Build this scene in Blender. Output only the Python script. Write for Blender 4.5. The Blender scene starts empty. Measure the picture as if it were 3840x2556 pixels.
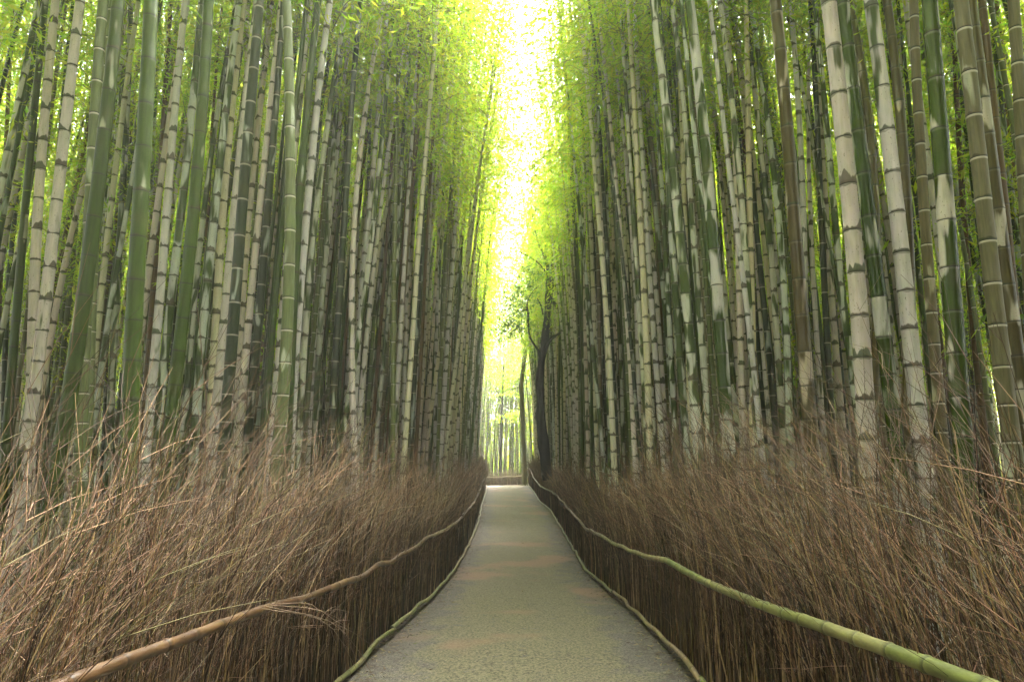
import bpy, math, random
import numpy as np
from mathutils import Vector, Matrix

S = bpy.context.scene
COL = S.collection
rad = math.radians

# ------------------------------------------------------------------ camera, sky, sun, exposure
cam = bpy.data.cameras.new("camera")
cam.lens = 24.0
cam.sensor_width = 36.0
cam.clip_start = 0.05
cam.clip_end = 600.0
camo = bpy.data.objects.new("camera", cam)
camo.location = (0, 0, 1.65)
camo.rotation_euler = (rad(90 + 9.753), 0, 0)
COL.objects.link(camo)
S.camera = camo

SUN_EL, SUN_ROT = rad(60), rad(24)
w = bpy.data.worlds.new("World")
S.world = w
w.use_nodes = True
nt = w.node_tree
sky = nt.nodes.new("ShaderNodeTexSky")
sky.sky_type = 'NISHITA'
sky.sun_disc = False
sky.sun_elevation = SUN_EL
sky.sun_rotation = SUN_ROT
sky.air_density = 1.0
sky.dust_density = 6.0
sky.ozone_density = 0.6
hs = nt.nodes.new("ShaderNodeHueSaturation")          # a grey overcast: the blue mostly washed out
hs.inputs["Saturation"].default_value = 0.22
nt.links.new(sky.outputs[0], hs.inputs["Color"])
nt.links.new(hs.outputs[0], nt.nodes["Background"].inputs[0])
nt.nodes["Background"].inputs[1].default_value = 0.15
sl = bpy.data.lights.new("sun", 'SUN')
sl.energy = 1.5
sl.angle = rad(12)
sl.color = (1.0, 0.95, 0.84)
slo = bpy.data.objects.new("sun", sl)
sd = Vector((math.sin(SUN_ROT) * math.cos(SUN_EL), math.cos(SUN_ROT) * math.cos(SUN_EL), math.sin(SUN_EL)))
slo.rotation_euler = sd.to_track_quat('Z', 'Y').to_euler()
slo.location = (0, 0, 40)
COL.objects.link(slo)
S.view_settings.view_transform = 'Standard'
S.view_settings.look = 'None'
S.view_settings.gamma = 1.0
S.view_settings.use_curve_mapping = False
S.view_settings.exposure = 4.3
c = S.cycles
c.max_bounces = 8
c.diffuse_bounces = 5
c.glossy_bounces = 2
c.transmission_bounces = 6
c.transparent_max_bounces = 4
c.volume_bounces = 0
c.caustics_reflective = False
c.caustics_refractive = False

rng = np.random.default_rng(11)
random.seed(5)

# ------------------------------------------------------------------ helpers
GY = np.array([-30, 0, 4, 6.5, 9, 12.6, 17, 22, 30, 38, 43, 45, 48, 52, 60, 90, 200.])
GZ = np.array([0.03, .02, 0, -.05, -.2, -.38, -.41, -.37, -.24, -.11, -.05, -.1, -.28, -.5, -.7, -.9, -1.])
def ground(y): return np.interp(y, GY, GZ)
def x_left(y): return np.interp(y, [0, 5.1, 7.3, 9.9, 13.1, 18, 24, 28, 36, 42, 46], [-1.32, -1.29, -1.19, -1.08, -1.05, -1.03, -1.13, -1.25, -1.37, -1.56, -1.8])
def x_right(y): return np.interp(y, [0, 5.1, 7.3, 9, 12.3, 15, 20, 26, 30, 35, 43, 46], [1.42, 1.40, 1.42, 1.44, 1.34, 1.38, 1.43, 1.46, 1.22, 1.19, 1.05, 1.0])

def mesh_obj(name, verts, quads, mat, parent=None, attrs=None, tris=None, mat_idx=None, smooth=True, link=True):
    """one mesh object from numpy arrays"""
    me = bpy.data.meshes.new(name)
    nq = 0 if quads is None else len(quads)
    ntr = 0 if tris is None else len(tris)
    me.vertices.add(len(verts))
    me.vertices.foreach_set("co", np.asarray(verts, np.float32).ravel())
    loops = []
    if nq: loops.append(np.asarray(quads, np.int32).ravel())
    if ntr: loops.append(np.asarray(tris, np.int32).ravel())
    lo = np.concatenate(loops)
    me.loops.add(len(lo))
    me.loops.foreach_set("vertex_index", lo)
    me.polygons.add(nq + ntr)
    st = np.concatenate([np.arange(nq) * 4, nq * 4 + np.arange(ntr) * 3]).astype(np.int32)
    me.polygons.foreach_set("loop_start", st)
    if mat_idx is not None: me.polygons.foreach_set("material_index", np.asarray(mat_idx, np.int32))
    me.update(calc_edges=True)
    if not smooth: me.shade_flat()
    for k, v in (attrs or {}).items():
        v = np.asarray(v, np.float32)
        if v.ndim == 1:
            a = me.attributes.new(k, 'FLOAT', 'POINT'); a.data.foreach_set("value", v)
        else:
            a = me.attributes.new(k, 'FLOAT_VECTOR', 'POINT'); a.data.foreach_set("vector", v.ravel())
    for m in (mat if isinstance(mat, (list, tuple)) else [mat]): me.materials.append(m)
    if not link: return me
    o = bpy.data.objects.new(name, me)
    COL.objects.link(o)
    if parent: o.parent = parent
    return o

def link_mesh(name, me, parent=None):
    o = bpy.data.objects.new(name, me)
    COL.objects.link(o)
    if parent: o.parent = parent
    return o

def empty(name, loc):
    o = bpy.data.objects.new(name, None)
    o.empty_display_size = 0.2
    o.location = loc
    COL.objects.link(o)
    return o

def tag(o, label=None, cat=None, group=None, kind=None):
    if label: o["label"] = label
    if cat: o["category"] = cat
    if group: o["group"] = group
    if kind: o["kind"] = kind
    return o

def batch_tubes(P, R, sides, phase=None, cap=False):
    """P (N,n,3) centre lines, R (N,n) radii -> verts, quads"""
    P = np.asarray(P, float); R = np.asarray(R, float)
    N, n, _ = P.shape
    T = np.gradient(P, axis=1)
    T /= np.linalg.norm(T, axis=2, keepdims=True) + 1e-9
    mean = T.mean(1)
    ax = np.abs(mean).argmin(1)
    ref = np.eye(3)[ax][:, None, :]
    U = np.cross(T, ref); U /= np.linalg.norm(U, axis=2, keepdims=True) + 1e-9
    V = np.cross(T, U)
    a = np.arange(sides) / sides * 2 * math.pi
    if phase is not None: a = a[None, None, :] + np.asarray(phase)[:, None, None]
    else: a = a[None, None, :]
    ca, sa = np.cos(a)[..., None], np.sin(a)[..., None]
    X = P[:, :, None, :] + R[:, :, None, None] * (ca * U[:, :, None, :] + sa * V[:, :, None, :])
    idx = np.arange(N * n * sides).reshape(N, n, sides)
    A = idx[:, :-1, :]; B = idx[:, 1:, :]
    q = np.stack([A, np.roll(A, -1, 2), np.roll(B, -1, 2), B], -1).reshape(-1, 4)
    return X.reshape(-1, 3), q

def spline(pts, n):
    """Catmull-Rom through pts, n samples"""
    p = np.asarray(pts, float)
    m = len(p)
    e = np.vstack([2 * p[0] - p[1], p, 2 * p[-1] - p[-2]])
    s = np.linspace(0, m - 1 - 1e-6, n)
    i = s.astype(int); t = (s - i)[:, None]
    p0, p1, p2, p3 = e[i], e[i + 1], e[i + 2], e[i + 3]
    return .5 * (2 * p1 + (p2 - p0) * t + (2 * p0 - 5 * p1 + 4 * p2 - p3) * t * t + (3 * p1 - p0 - 3 * p2 + p3) * t ** 3)

def leaf_quads(B, D, Sd, L, W, fold=.25):
    """diamond leaves: base, left, tip, right; two folded triangles each"""
    Nn = np.cross(D, Sd)
    L = np.asarray(L)[:, None]; W = np.asarray(W)[:, None]
    mid = B + D * L * .42
    v = np.stack([B, mid + Sd * W * .5 + Nn * W * fold, B + D * L, mid - Sd * W * .5 + Nn * W * fold], 1)
    k = np.arange(len(B))[:, None] * 4
    t = np.concatenate([k + np.array([[0, 1, 2]]), k + np.array([[0, 2, 3]])], 0)
    return v.reshape(-1, 3), t

def unit(v): return v / (np.linalg.norm(v, axis=-1, keepdims=True) + 1e-9)

# ------------------------------------------------------------------ materials
class NT:
    def __init__(s, name):
        s.m = bpy.data.materials.new(name); s.m.use_nodes = True
        s.t = s.m.node_tree; s.t.nodes.clear()
    def n(s, typ, ins=None, **kw):
        nd = s.t.nodes.new(typ)
        for k, v in kw.items(): setattr(nd, k, v)
        for k, v in (ins or {}).items():
            if isinstance(v, bpy.types.NodeSocket): s.t.links.new(v, nd.inputs[k])
            else: nd.inputs[k].default_value = v
        return nd
    def math(s, op, a, b=0.0, cc=0.0, clamp=False):
        nd = s.n("ShaderNodeMath", {0: a, 1: b, 2: cc}, operation=op); nd.use_clamp = clamp
        return nd.outputs[0]
    def mix(s, f, a, b, bt='MIX'):
        nd = s.n("ShaderNodeMix", data_type='RGBA', blend_type=bt)
        for k, v in ((0, f), (6, a), (7, b)):
            if isinstance(v, bpy.types.NodeSocket): s.t.links.new(v, nd.inputs[k])
            else: nd.inputs[k].default_value = (*v, 1) if isinstance(v, tuple) and len(v) == 3 else v
        return nd.outputs[2]
    def sstep(s, x, a, b):
        nd = s.n("ShaderNodeMapRange", {0: x, 1: a, 2: b, 3: 0.0, 4: 1.0}, interpolation_type='SMOOTHSTEP')
        return nd.outputs[0]
    def noise(s, vec, scale, detail=2.0, rough=.5, dist=0.0):
        return s.n("ShaderNodeTexNoise", {"Vector": vec, "Scale": scale, "Detail": detail, "Roughness": rough, "Distortion": dist}).outputs[0]
    def attr(s, name, typ='GEOMETRY'):
        return s.n("ShaderNodeAttribute", attribute_name=name, attribute_type=typ)
    def out(s, sh):
        s.n("ShaderNodeOutputMaterial", {"Surface": sh}); return s.m

def mat_culm(name, typ):
    k = NT(name)
    A = lambda n: k.attr(n, typ).outputs["Fac"]
    C = lambda n: k.attr(n, typ).outputs["Color"]
    seg = k.attr("seg").outputs["Fac"]
    rnd = k.n("ShaderNodeObjectInfo").outputs["Random"]
    co = k.n("ShaderNodeTexCoord").outputs["Object"]
    off = k.n("ShaderNodeCombineXYZ", {0: k.math('MULTIPLY', rnd, 91.0), 1: k.math('MULTIPLY', rnd, 37.0), 2: k.math('MULTIPLY', rnd, 61.0)}).outputs[0]
    co = k.n("ShaderNodeVectorMath", {0: co, 1: off}, operation='ADD').outputs[0]
    vs = k.n("ShaderNodeVectorMath", {0: co, 1: (1, 1, .2)}, operation='MULTIPLY').outputs[0]
    vt = k.n("ShaderNodeVectorMath", {0: co, 1: (1, 1, .05)}, operation='MULTIPLY').outputs[0]
    t = k.math('FRACT', seg)
    fl = k.math('FLOOR', seg)
    wn = k.n("ShaderNodeTexWhiteNoise", {"W": k.math('ADD', fl, k.math('MULTIPLY', rnd, 517.0))}, noise_dimensions='1D').outputs["Value"]
    n1 = k.noise(vs, 10.0, 1.2, .4, .25)
    n2 = k.noise(vs, 26.0, 2.0, .5)
    streak = k.noise(vt, 55.0, 3.0, .6)
    fine = k.noise(co, 140.0, 2.0, .5)
    big = k.noise(co, 3.0, 1.0, .5)
    pale = A("pale"); hump = A("hump"); ring = A("ring")
    # powdery pale bloom, broken by green patches; it differs from one internode to the next
    x = k.math('ADD', n1, k.math('MULTIPLY', k.math('SUBTRACT', wn, .5), .18))
    thr = k.math('SUBTRACT', .78, k.math('MULTIPLY', pale, .56))
    pm = k.sstep(k.math('ADD', k.math('SUBTRACT', x, thr), k.math('MULTIPLY', k.math('SUBTRACT', streak, .5), .10)), -.04, .055)
    green = C("tint")
    green = k.mix(k.math('MULTIPLY', k.sstep(streak, .35, .7), .5), green, k.mix(1.0, green, (.42, .45, .40), 'MULTIPLY'))
    green = k.mix(k.math('MULTIPLY', k.sstep(big, .5, .75), .3), green, (.075, .06, .022))
    green = k.mix(k.math('MULTIPLY', k.sstep(n2, .55, .8), .5), green, k.mix(1.0, green, (1.5, 1.45, 1.5), 'MULTIPLY'))
    pc = C("ptint")
    pc = k.mix(k.math('MULTIPLY', k.sstep(n2, .35, .7), .55), pc, k.mix(1.0, pc, (.66, .76, .66), 'MULTIPLY'))
    pc = k.mix(k.math('MULTIPLY', k.sstep(streak, .45, .75), .35), pc, k.mix(1.0, pc, (.7, .66, .58), 'MULTIPLY'))
    speck = k.noise(k.n("ShaderNodeVectorMath", {0: co, 1: (1, 1, .45)}, operation='MULTIPLY').outputs[0], 95.0, 1.0, .5)
    pc = k.mix(k.math('MULTIPLY', k.sstep(speck, .70, .73), .7), pc, (.05, .045, .03))
    col = k.mix(pm, green, pc)
    # dark mossy cap sitting on each joint
    hn = k.noise(k.n("ShaderNodeVectorMath", {0: co, 1: (1, 1, .12)}, operation='MULTIPLY').outputs[0], 17.0, 1.5, .5)
    wn2 = k.math('FRACT', k.math('MULTIPLY', wn, 17.3))
    hh = k.math('MULTIPLY', k.math('MULTIPLY', k.math('SUBTRACT', hn, .30), .75), k.math('MULTIPLY', hump, k.math('ADD', .15, wn2)))
    hm = k.sstep(k.math('SUBTRACT', hh, t), -.03, .02)
    col = k.mix(k.math('MULTIPLY', hm, .88), col, k.mix(k.sstep(wn, .3, .7), (.03, .045, .016), (.055, .042, .022)))
    # little dark run below some joints
    dn = k.math('MULTIPLY', k.sstep(k.math('SUBTRACT', k.math('ADD', t, k.math('MULTIPLY', hn, .14)), 1.02), -.005, .01), hump)
    col = k.mix(k.math('MULTIPLY', dn, .7), col, (.04, .045, .02))
    # white bloom ring just below the joint
    rm = k.math('MULTIPLY', k.math('MULTIPLY', k.sstep(t, .925, .955), k.sstep(t, .995, .985)), ring)
    col = k.mix(k.math('MULTIPLY', rm, .8), col, (.46, .42, .34))
    # the joint groove itself
    nd = k.math('MINIMUM', t, k.math('SUBTRACT', 1.0, t))
    col = k.mix(k.sstep(nd, .016, .007), col, (.022, .022, .014))
    ro = k.math('SUBTRACT', .62, k.math('MULTIPLY', A("gloss"), .40))
    ro = k.math('ADD', ro, k.math('MULTIPLY', pm, .2), clamp=True)
    hgt = k.math('ADD', k.math('MULTIPLY', fine, .3), k.math('MULTIPLY', streak, .5))
    bp = k.n("ShaderNodeBump", {"Height": hgt, "Strength": .25, "Distance": .004}).outputs[0]
    b = k.n("ShaderNodeBsdfPrincipled", {"Base Color": col, "Roughness": ro, "Normal": bp, "Specular IOR Level": .32})
    return k.out(b.outputs[0])

def mat_leaf(name, cols, tr_cols, trans=.55):
    k = NT(name)
    rnd = k.attr("rnd").outputs["Fac"]
    oi = k.n("ShaderNodeObjectInfo").outputs["Random"]
    f = k.math('FRACT', k.math('ADD', rnd, k.math('MULTIPLY', oi, .35)))
    def ramp(cs):
        r = k.n("ShaderNodeValToRGB", {0: f})
        r.color_ramp.elements[0].color = (*cs[0], 1); r.color_ramp.elements[1].color = (*cs[-1], 1)
        for i, cc in enumerate(cs[1:-1]):
            e = r.color_ramp.elements.new((i + 1) / (len(cs) - 1)); e.color = (*cc, 1)
        return r.outputs[0]
    d = k.n("ShaderNodeBsdfDiffuse", {"Color": ramp(cols)}).outputs[0]
    tl = k.n("ShaderNodeBsdfTranslucent", {"Color": ramp(tr_cols)}).outputs[0]
    g = k.n("ShaderNodeBsdfGlossy", {"Color": (.6, .6, .6, 1), "Roughness": .4}).outputs[0]
    m = k.n("ShaderNodeMixShader", {0: trans, 1: d, 2: tl}).outputs[0]
    m = k.n("ShaderNodeMixShader", {0: .05, 1: m, 2: g}).outputs[0]
    return k.out(m)

def mat_wood(name, c1, c2, scale=30.0, rough=.8, attr=None, bump=.4, stretch=(1, 1, .2)):
    k = NT(name)
    co = k.n("ShaderNodeTexCoord").outputs["Object"]
    v = k.n("ShaderNodeVectorMath", {0: co, 1: stretch}, operation='MULTIPLY').outputs[0]
    n = k.noise(v, scale, 4.0, .6)
    col = k.mix(k.sstep(n, .3, .7), c1, c2)
    if attr: col = k.mix(1.0, col, k.attr(attr).outputs["Color"], 'MULTIPLY')
    bp = k.n("ShaderNodeBump", {"Height": n, "Strength": bump, "Distance": .02}).outputs[0]
    return k.out(k.n("ShaderNodeBsdfPrincipled", {"Base Color": col, "Roughness": rough, "Normal": bp}).outputs[0])

def mat_brush(name):
    k = NT(name)
    col = k.attr("tint").outputs["Color"]
    co = k.n("ShaderNodeTexCoord").outputs["Object"]
    n = k.noise(co, 35.0, 2.0, .5)
    col = k.mix(k.math('MULTIPLY', k.sstep(n, .4, .75), .5), col, k.mix(1.0, col, (.55, .5, .45), 'MULTIPLY'))
    return k.out(k.n("ShaderNodeBsdfPrincipled", {"Base Color": col, "Roughness": .75, "Specular IOR Level": .3}).outputs[0])

def mat_ground():
    k = NT("forest_floor_litter")
    co = k.n("ShaderNodeTexCoord").outputs["Object"]
    a = k.noise(co, 1.2, 4.0, .6); b = k.noise(co, 22.0, 4.0, .7)
    col = k.mix(k.sstep(b, .35, .7), (.035, .026, .016), (.14, .10, .058))
    col = k.mix(k.math('MULTIPLY', k.sstep(a, .5, .7), .6), col, (.05, .06, .02))
    bp = k.n("ShaderNodeBump", {"Height": b, "Strength": .8, "Distance": .03}).outputs[0]
    return k.out(k.n("ShaderNodeBsdfPrincipled", {"Base Color": col, "Roughness": .95, "Normal": bp}).outputs[0])

def mat_path():
    k = NT("worn_path_grit")
    co = k.n("ShaderNodeTexCoord").outputs["Object"]
    edge = k.attr("edge").outputs["Fac"]          # 0 in the middle, 1 at the verge
    g1 = k.noise(co, 44.0, 5.0, .8); g2 = k.noise(co, 34.0, 3.0, .7)
    vor = k.n("ShaderNodeTexVoronoi", {"Vector": co, "Scale": 110.0}).outputs["Distance"]
    p1 = k.noise(co, 2.3, 5.0, .62); p2 = k.noise(co, .55, 3.0, .5); p3 = k.noise(co, 7.0, 4.0, .65)
    col = k.mix(k.sstep(g1, .36, .64), (.046, .040, .021), (.23, .20, .125))
    col = k.mix(k.math('MULTIPLY', k.sstep(g2, .58, .72), .6), col, (.065, .055, .033))
    grey = k.mix(k.sstep(g1, .36, .64), (.045, .039, .033), (.165, .143, .122))
    patch = k.math('MAXIMUM', k.sstep(p3, .58, .68), k.sstep(k.math('ADD', edge, k.math('MULTIPLY', k.math('SUBTRACT', p1, .5), 1.1)), .52, .72))
    col = k.mix(patch, col, grey)
    col = k.mix(k.math('MULTIPLY', k.sstep(p2, .54, .64), .6), col, (.24, .14, .095))
    # dark trodden debris along both verges
    dk = k.sstep(k.math('ADD', edge, k.math('MULTIPLY', k.math('SUBTRACT', p3, .5), .9)), .72, .98)
    col = k.mix(k.math('MULTIPLY', dk, .8), col, (.055, .042, .03))
    h = k.math('ADD', k.math('MULTIPLY', g1, .5), k.math('MULTIPLY', vor, .8))
    bp = k.n("ShaderNodeBump", {"Height": h, "Strength": .8, "Distance": .02}).outputs[0]
    return k.out(k.n("ShaderNodeBsdfPrincipled", {"Base Color": col, "Roughness": .88, "Normal": bp}).outputs[0])

M_CULM = mat_culm("bamboo_culm", 'OBJECT')
M_CULM_FAR = mat_culm("bamboo_culm_far", 'GEOMETRY')
M_LEAF = mat_leaf("bamboo_leaf", [(.05, .09, .012), (.08, .12, .014), (.10, .12, .016), (.13, .12, .02)],
                  [(.26, .54, .02), (.40, .63, .02), (.54, .67, .03), (.66, .62, .04)], .62)
M_BROAD = mat_leaf("broad_leaf", [(.03, .07, .016), (.045, .09, .02), (.06, .11, .02)],
                   [(.07, .20, .02), (.12, .28, .025), (.20, .34, .03)], .4)
M_TWIGB = mat_wood("bamboo_branch", (.10, .10, .035), (.20, .17, .07), 40)
M_BARK = mat_wood("dark_bark", (.004, .0035, .003), (.014, .011, .008), 14, .9, bump=.9)
M_MOSSBARK = mat_wood("mossy_bark", (.06, .06, .02), (.12, .11, .04), 14, .9, bump=.9)
M_BRUSH = mat_brush("dry_brushwood")
M_RAIL = mat_wood("bamboo_rail", (.55, .55, .55), (1.0, 1.0, 1.0), 22, .45, attr="tint", bump=.25, stretch=(1, .3, 1))
M_WIRE = mat_wood("tie_wire", (.05, .045, .04), (.10, .09, .07), 60, .6)
M_GROUND = mat_ground()
M_PATH = mat_path()
M_LITTER = mat_brush("fallen_litter")

# ------------------------------------------------------------------ ground and path
ys = np.concatenate([np.arange(-25, 0, 2.5), np.arange(0, 60, .5), np.arange(60, 230, 8)])
xs = np.concatenate([np.arange(-150, -20, 10), np.arange(-20, 20.1, .5), np.arange(30, 151, 10)])
X, Y = np.meshgrid(xs, ys)
latd = np.maximum(x_left(Y) - X, X - x_right(Y))
Z = ground(Y) - .03 + np.clip(latd, 0, 1) * (.05 + .05 * np.sin(X * 1.3 + Y * .7) + .05 * np.sin(Y * 1.9 - X * .5))
idx = np.arange(X.size).reshape(X.shape)
q = np.stack([idx[:-1, :-1], idx[:-1, 1:], idx[1:, 1:], idx[1:, :-1]], -1).reshape(-1, 4)
go = mesh_obj("forest_floor", np.stack([X, Y, Z], -1).reshape(-1, 3), q, M_GROUND)
tag(go, "brown leaf littered forest floor under the bamboo", "ground", kind="structure")

# the path: runs to the crest, then drops and bends to the left
yy = np.concatenate([np.arange(-8, 44.01, .4)])
cen = (x_left(yy) + x_right(yy)) / 2
pl = [(cx, y) for cx, y in zip(cen, yy)] + [(-.65, 46), (-1.3, 48), (-2.6, 49.8), (-4.6, 51), (-7.5, 51.8), (-12, 52.4)]
pl = spline(np.array(pl)[::1], 220)
hw = (x_right(pl[:, 1]) - x_left(pl[:, 1])) / 2 + .12
tg = unit(np.gradient(pl, axis=0)); nr = np.stack([tg[:, 1], -tg[:, 0]], 1)
us = np.linspace(-1, 1, 21)
PX_ = pl[:, None, :] + nr[:, None, :] * (us[None, :, None] * hw[:, None, None])
PZ_ = ground(PX_[..., 1]) + .012 + .02 * (1 - us[None, :] ** 2) + .006 * np.sin(PX_[..., 1] * 2.1 + us * 4)
V = np.concatenate([PX_, PZ_[..., None]], -1).reshape(-1, 3)
idx = np.arange(len(V)).reshape(len(pl), 21)
q = np.stack([idx[:-1, :-1], idx[:-1, 1:], idx[1:, 1:], idx[1:, :-1]], -1).reshape(-1, 4)
po = mesh_obj("path", V, q, M_PATH, attrs={"edge": np.tile(np.abs(us), len(pl))})
tag(po, "pale olive grit footpath running between two brushwood fences", "path", kind="structure")

# ------------------------------------------------------------------ bamboo
PALE = (.40, .36, .32)
TYPES = {  # pale share, bark tint, bloom tint, ring, gloss, cap
    'W': (.88, (.046, .068, .012), (.52, .445, .42), .1, .25, 1.0),
    'M': (.54, (.042, .068, .010), (.44, .43, .37), .15, .35, .9),
    'C': (.97, (.14, .14, .06), (.54, .47, .33), .1, .2, .75),
    'G': (.12, (.035, .064, .004), (.36, .36, .28), .0, .55, .35),
    'D': (.24, (.016, .026, .008), (.30, .31, .27), .7, .6, .5),
    'R': (.04, (.125, .145, .055), (.40, .40, .30), 1.0, .3, .05),
    'B': (.06, (.11, .06, .016), (.26, .20, .12), .1, .45, .15),
    'O': (.20, (.135, .112, .055), (.40, .36, .27), 1.0, .25, .3),
    'H': (.44, (.033, .062, .003), (.46, .43, .38), .1, .95, .2),
    'P': (.24, (.062, .048, .012), (.40, .34, .28), .1, .85, .3),
}
def style(o, ty, r):
    p, t1, t2, ring, gl, hu = TYPES[ty]
    jb, jh = r.uniform(.8, 1.15), r.uniform(-.06, .06)
    j = lambda a: [float(a[0] * jb * (1 + jh)), float(a[1] * jb), float(a[2] * jb * (1 - jh))]
    o["pale"] = float(min(1, max(0, p + r.uniform(-.06, .06)))); o["tint"] = j(t1); o["ptint"] = j(t2)
    o["ring"] = ring; o["gloss"] = gl; o["hump"] = hu * r.uniform(.75, 1.15)

def node_heights(H, r, rs):
    z, out, L = -.12, [], .17 + r * .5
    while z < H:
        out.append(z)
        z += L * rs.uniform(.94, 1.06)
        L = min(L * 1.045, .27 + r * 1.9)
    return np.array(out)

def culm_arrays(axis, H, r, sides, rs, full=True):
    """axis(z) -> (x,y); rings follow the swollen joints"""
    nz = node_heights(H, r, rs)
    prof = [(0, .985), (.025, 1.05), (.07, 1.005), (.5, .985), (.93, .995), (.98, 1.035)] if full else [(0, .97), (.04, 1.05), (.5, .985), (.96, 1.02)]
    zz, sg, rr = [], [], []
    for i in range(len(nz) - 1):
        for t, k in prof:
            zz.append(nz[i] + t * (nz[i + 1] - nz[i])); sg.append(i + t); rr.append(k)
    zz, sg, rr = map(np.array, (zz, sg, rr))
    taper = np.clip(1 - .85 * np.clip((zz + .3) / H, 0, 1) ** 1.6, .05, 1) * (1 + .10 * np.clip(.5 - zz, 0, .6))
    ax, ay = axis(zz)
    P = np.stack([ax, ay, zz], -1)[None]
    V, q = batch_tubes(P, (r * rr * taper)[None], sides)
    return V, q, np.repeat(sg, sides), nz

# crowns: shared variants (leaves and branchlets in the frame of a straight-standing culm)
def crown_data(seed, H, zc, bow, nleaf, spread=1.0):
    r = np.random.default_rng(seed)
    z = zc; bs = []
    az = r.uniform(0, 6.28)
    while z < H * .985:
        for k in range(2):
            bs.append((z, az + (.35 if k else -.35) + r.normal(0, .35), k))
        az += math.pi + r.normal(0, .5)
        z += .30 + .1 * r.random()
    bs = np.array(bs); n = len(bs)
    f = (bs[:, 0] - zc) / (H - zc)
    L = spread * (.75 + 1.05 * np.sin(np.clip(f * 1.05 + .18, 0, 1) * math.pi)) * r.uniform(.7, 1.25, n)
    dirx, diry = np.cos(bs[:, 1]), np.sin(bs[:, 1])
    def bp(i, s):
        h = L[i] * s
        return np.stack([bow(bs[i, 0]) + dirx[i] * h * .82, diry[i] * h * .82, bs[i, 0] + L[i] * (.75 * s - .85 * s * s)], -1)
    i = np.repeat(np.arange(n), 4); s = np.tile(np.array([0, .3, .65, 1.0]), n)
    P = bp(i, s).reshape(n, 4, 3)
    R = np.tile(np.array([.008, .006, .004, .002]), (n, 1))
    bV, bq = batch_tubes(P, R, 3)
    # leaves hang in sprays along the branchlets
    m = nleaf
    pw = np.clip(1.25 - f, .25, 1.1) * L; pw /= pw.sum()
    i = r.choice(n, m, p=pw)
    spray = r.random((n, 9)) * .8 + .2
    s = spray[i, r.integers(0, 9, m)] + r.normal(0, .035, m)
    s = np.clip(s, .12, 1.12)
    B = bp(i, s) + r.normal(0, 1, (m, 3)) * np.array([.15, .15, .12]) * (.5 + s[:, None]) * spread
    D = np.stack([dirx[i] * .6, diry[i] * .6, -.35 + 0 * s], -1) + r.normal(0, .55, (m, 3))
    D = unit(D)
    Sd = unit(np.cross(D, unit(r.normal(0, 1, (m, 3)) + np.array([0, 0, 1.2]))))
    return bV, bq, B, D, Sd, r

NV = 8
CROWNS = []
for v in range(NV):
    H = [16.5, 17.5, 13.5, 18, 14, 16, 13, 17][v]
    zc = [8.0, 9.0, 5.0, 8.6, 4.2, 7.4, 3.4, 8.4][v]
    kb = [.6, 1.1, .9, .8, 1.3, .5, 1.1, .9][v]
    bow = (lambda kb, H: (lambda z: kb * (np.maximum(z, 0) / H) ** 2.6))(kb, H)
    bV, bq, B, D, Sd, r = crown_data(100 + v, H, zc, bow, 2900, [1.2, 1.3, 1.0, 1.32, 1.1, 1.15, 1.0, 1.28][v])
    L = r.uniform(.085, .14, len(B)); W = L * r.uniform(.16, .21, len(B))
    lV, lt = leaf_quads(B, D, Sd, L, W)
    me_l = mesh_obj("foliage", lV, None, M_LEAF, tris=lt, link=False, smooth=False, attrs={"rnd": np.repeat(r.random(len(B)), 4)})
    me_b = mesh_obj("branches", bV, bq, M_TWIGB, link=False)
    kp = r.random(len(B)) < .5
    lV2, lt2 = leaf_quads(B[kp], D[kp], Sd[kp], L[kp] * 1.15, W[kp] * 1.15)
    me_t = mesh_obj("foliage", lV2, None, M_LEAF, tris=lt2, link=False, smooth=False, attrs={"rnd": np.repeat(r.random(kp.sum()), 4)})
    CROWNS.append(dict(H=H, zc=zc, bow=bow, leaf=me_l, thin=me_t, br=me_b, B=B, D=D, S=Sd))

def add_crown(root, v, rot=None, loc=None, thin=False):
    for nm, me in (("foliage", CROWNS[v]["thin" if thin else "leaf"]), ("branches", CROWNS[v]["br"])):
        o = link_mesh(nm, me, root)
        o["kind"] = "stuff"
        if rot is not None: o.rotation_euler = rot
        if loc is not None: o.location = loc

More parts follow.
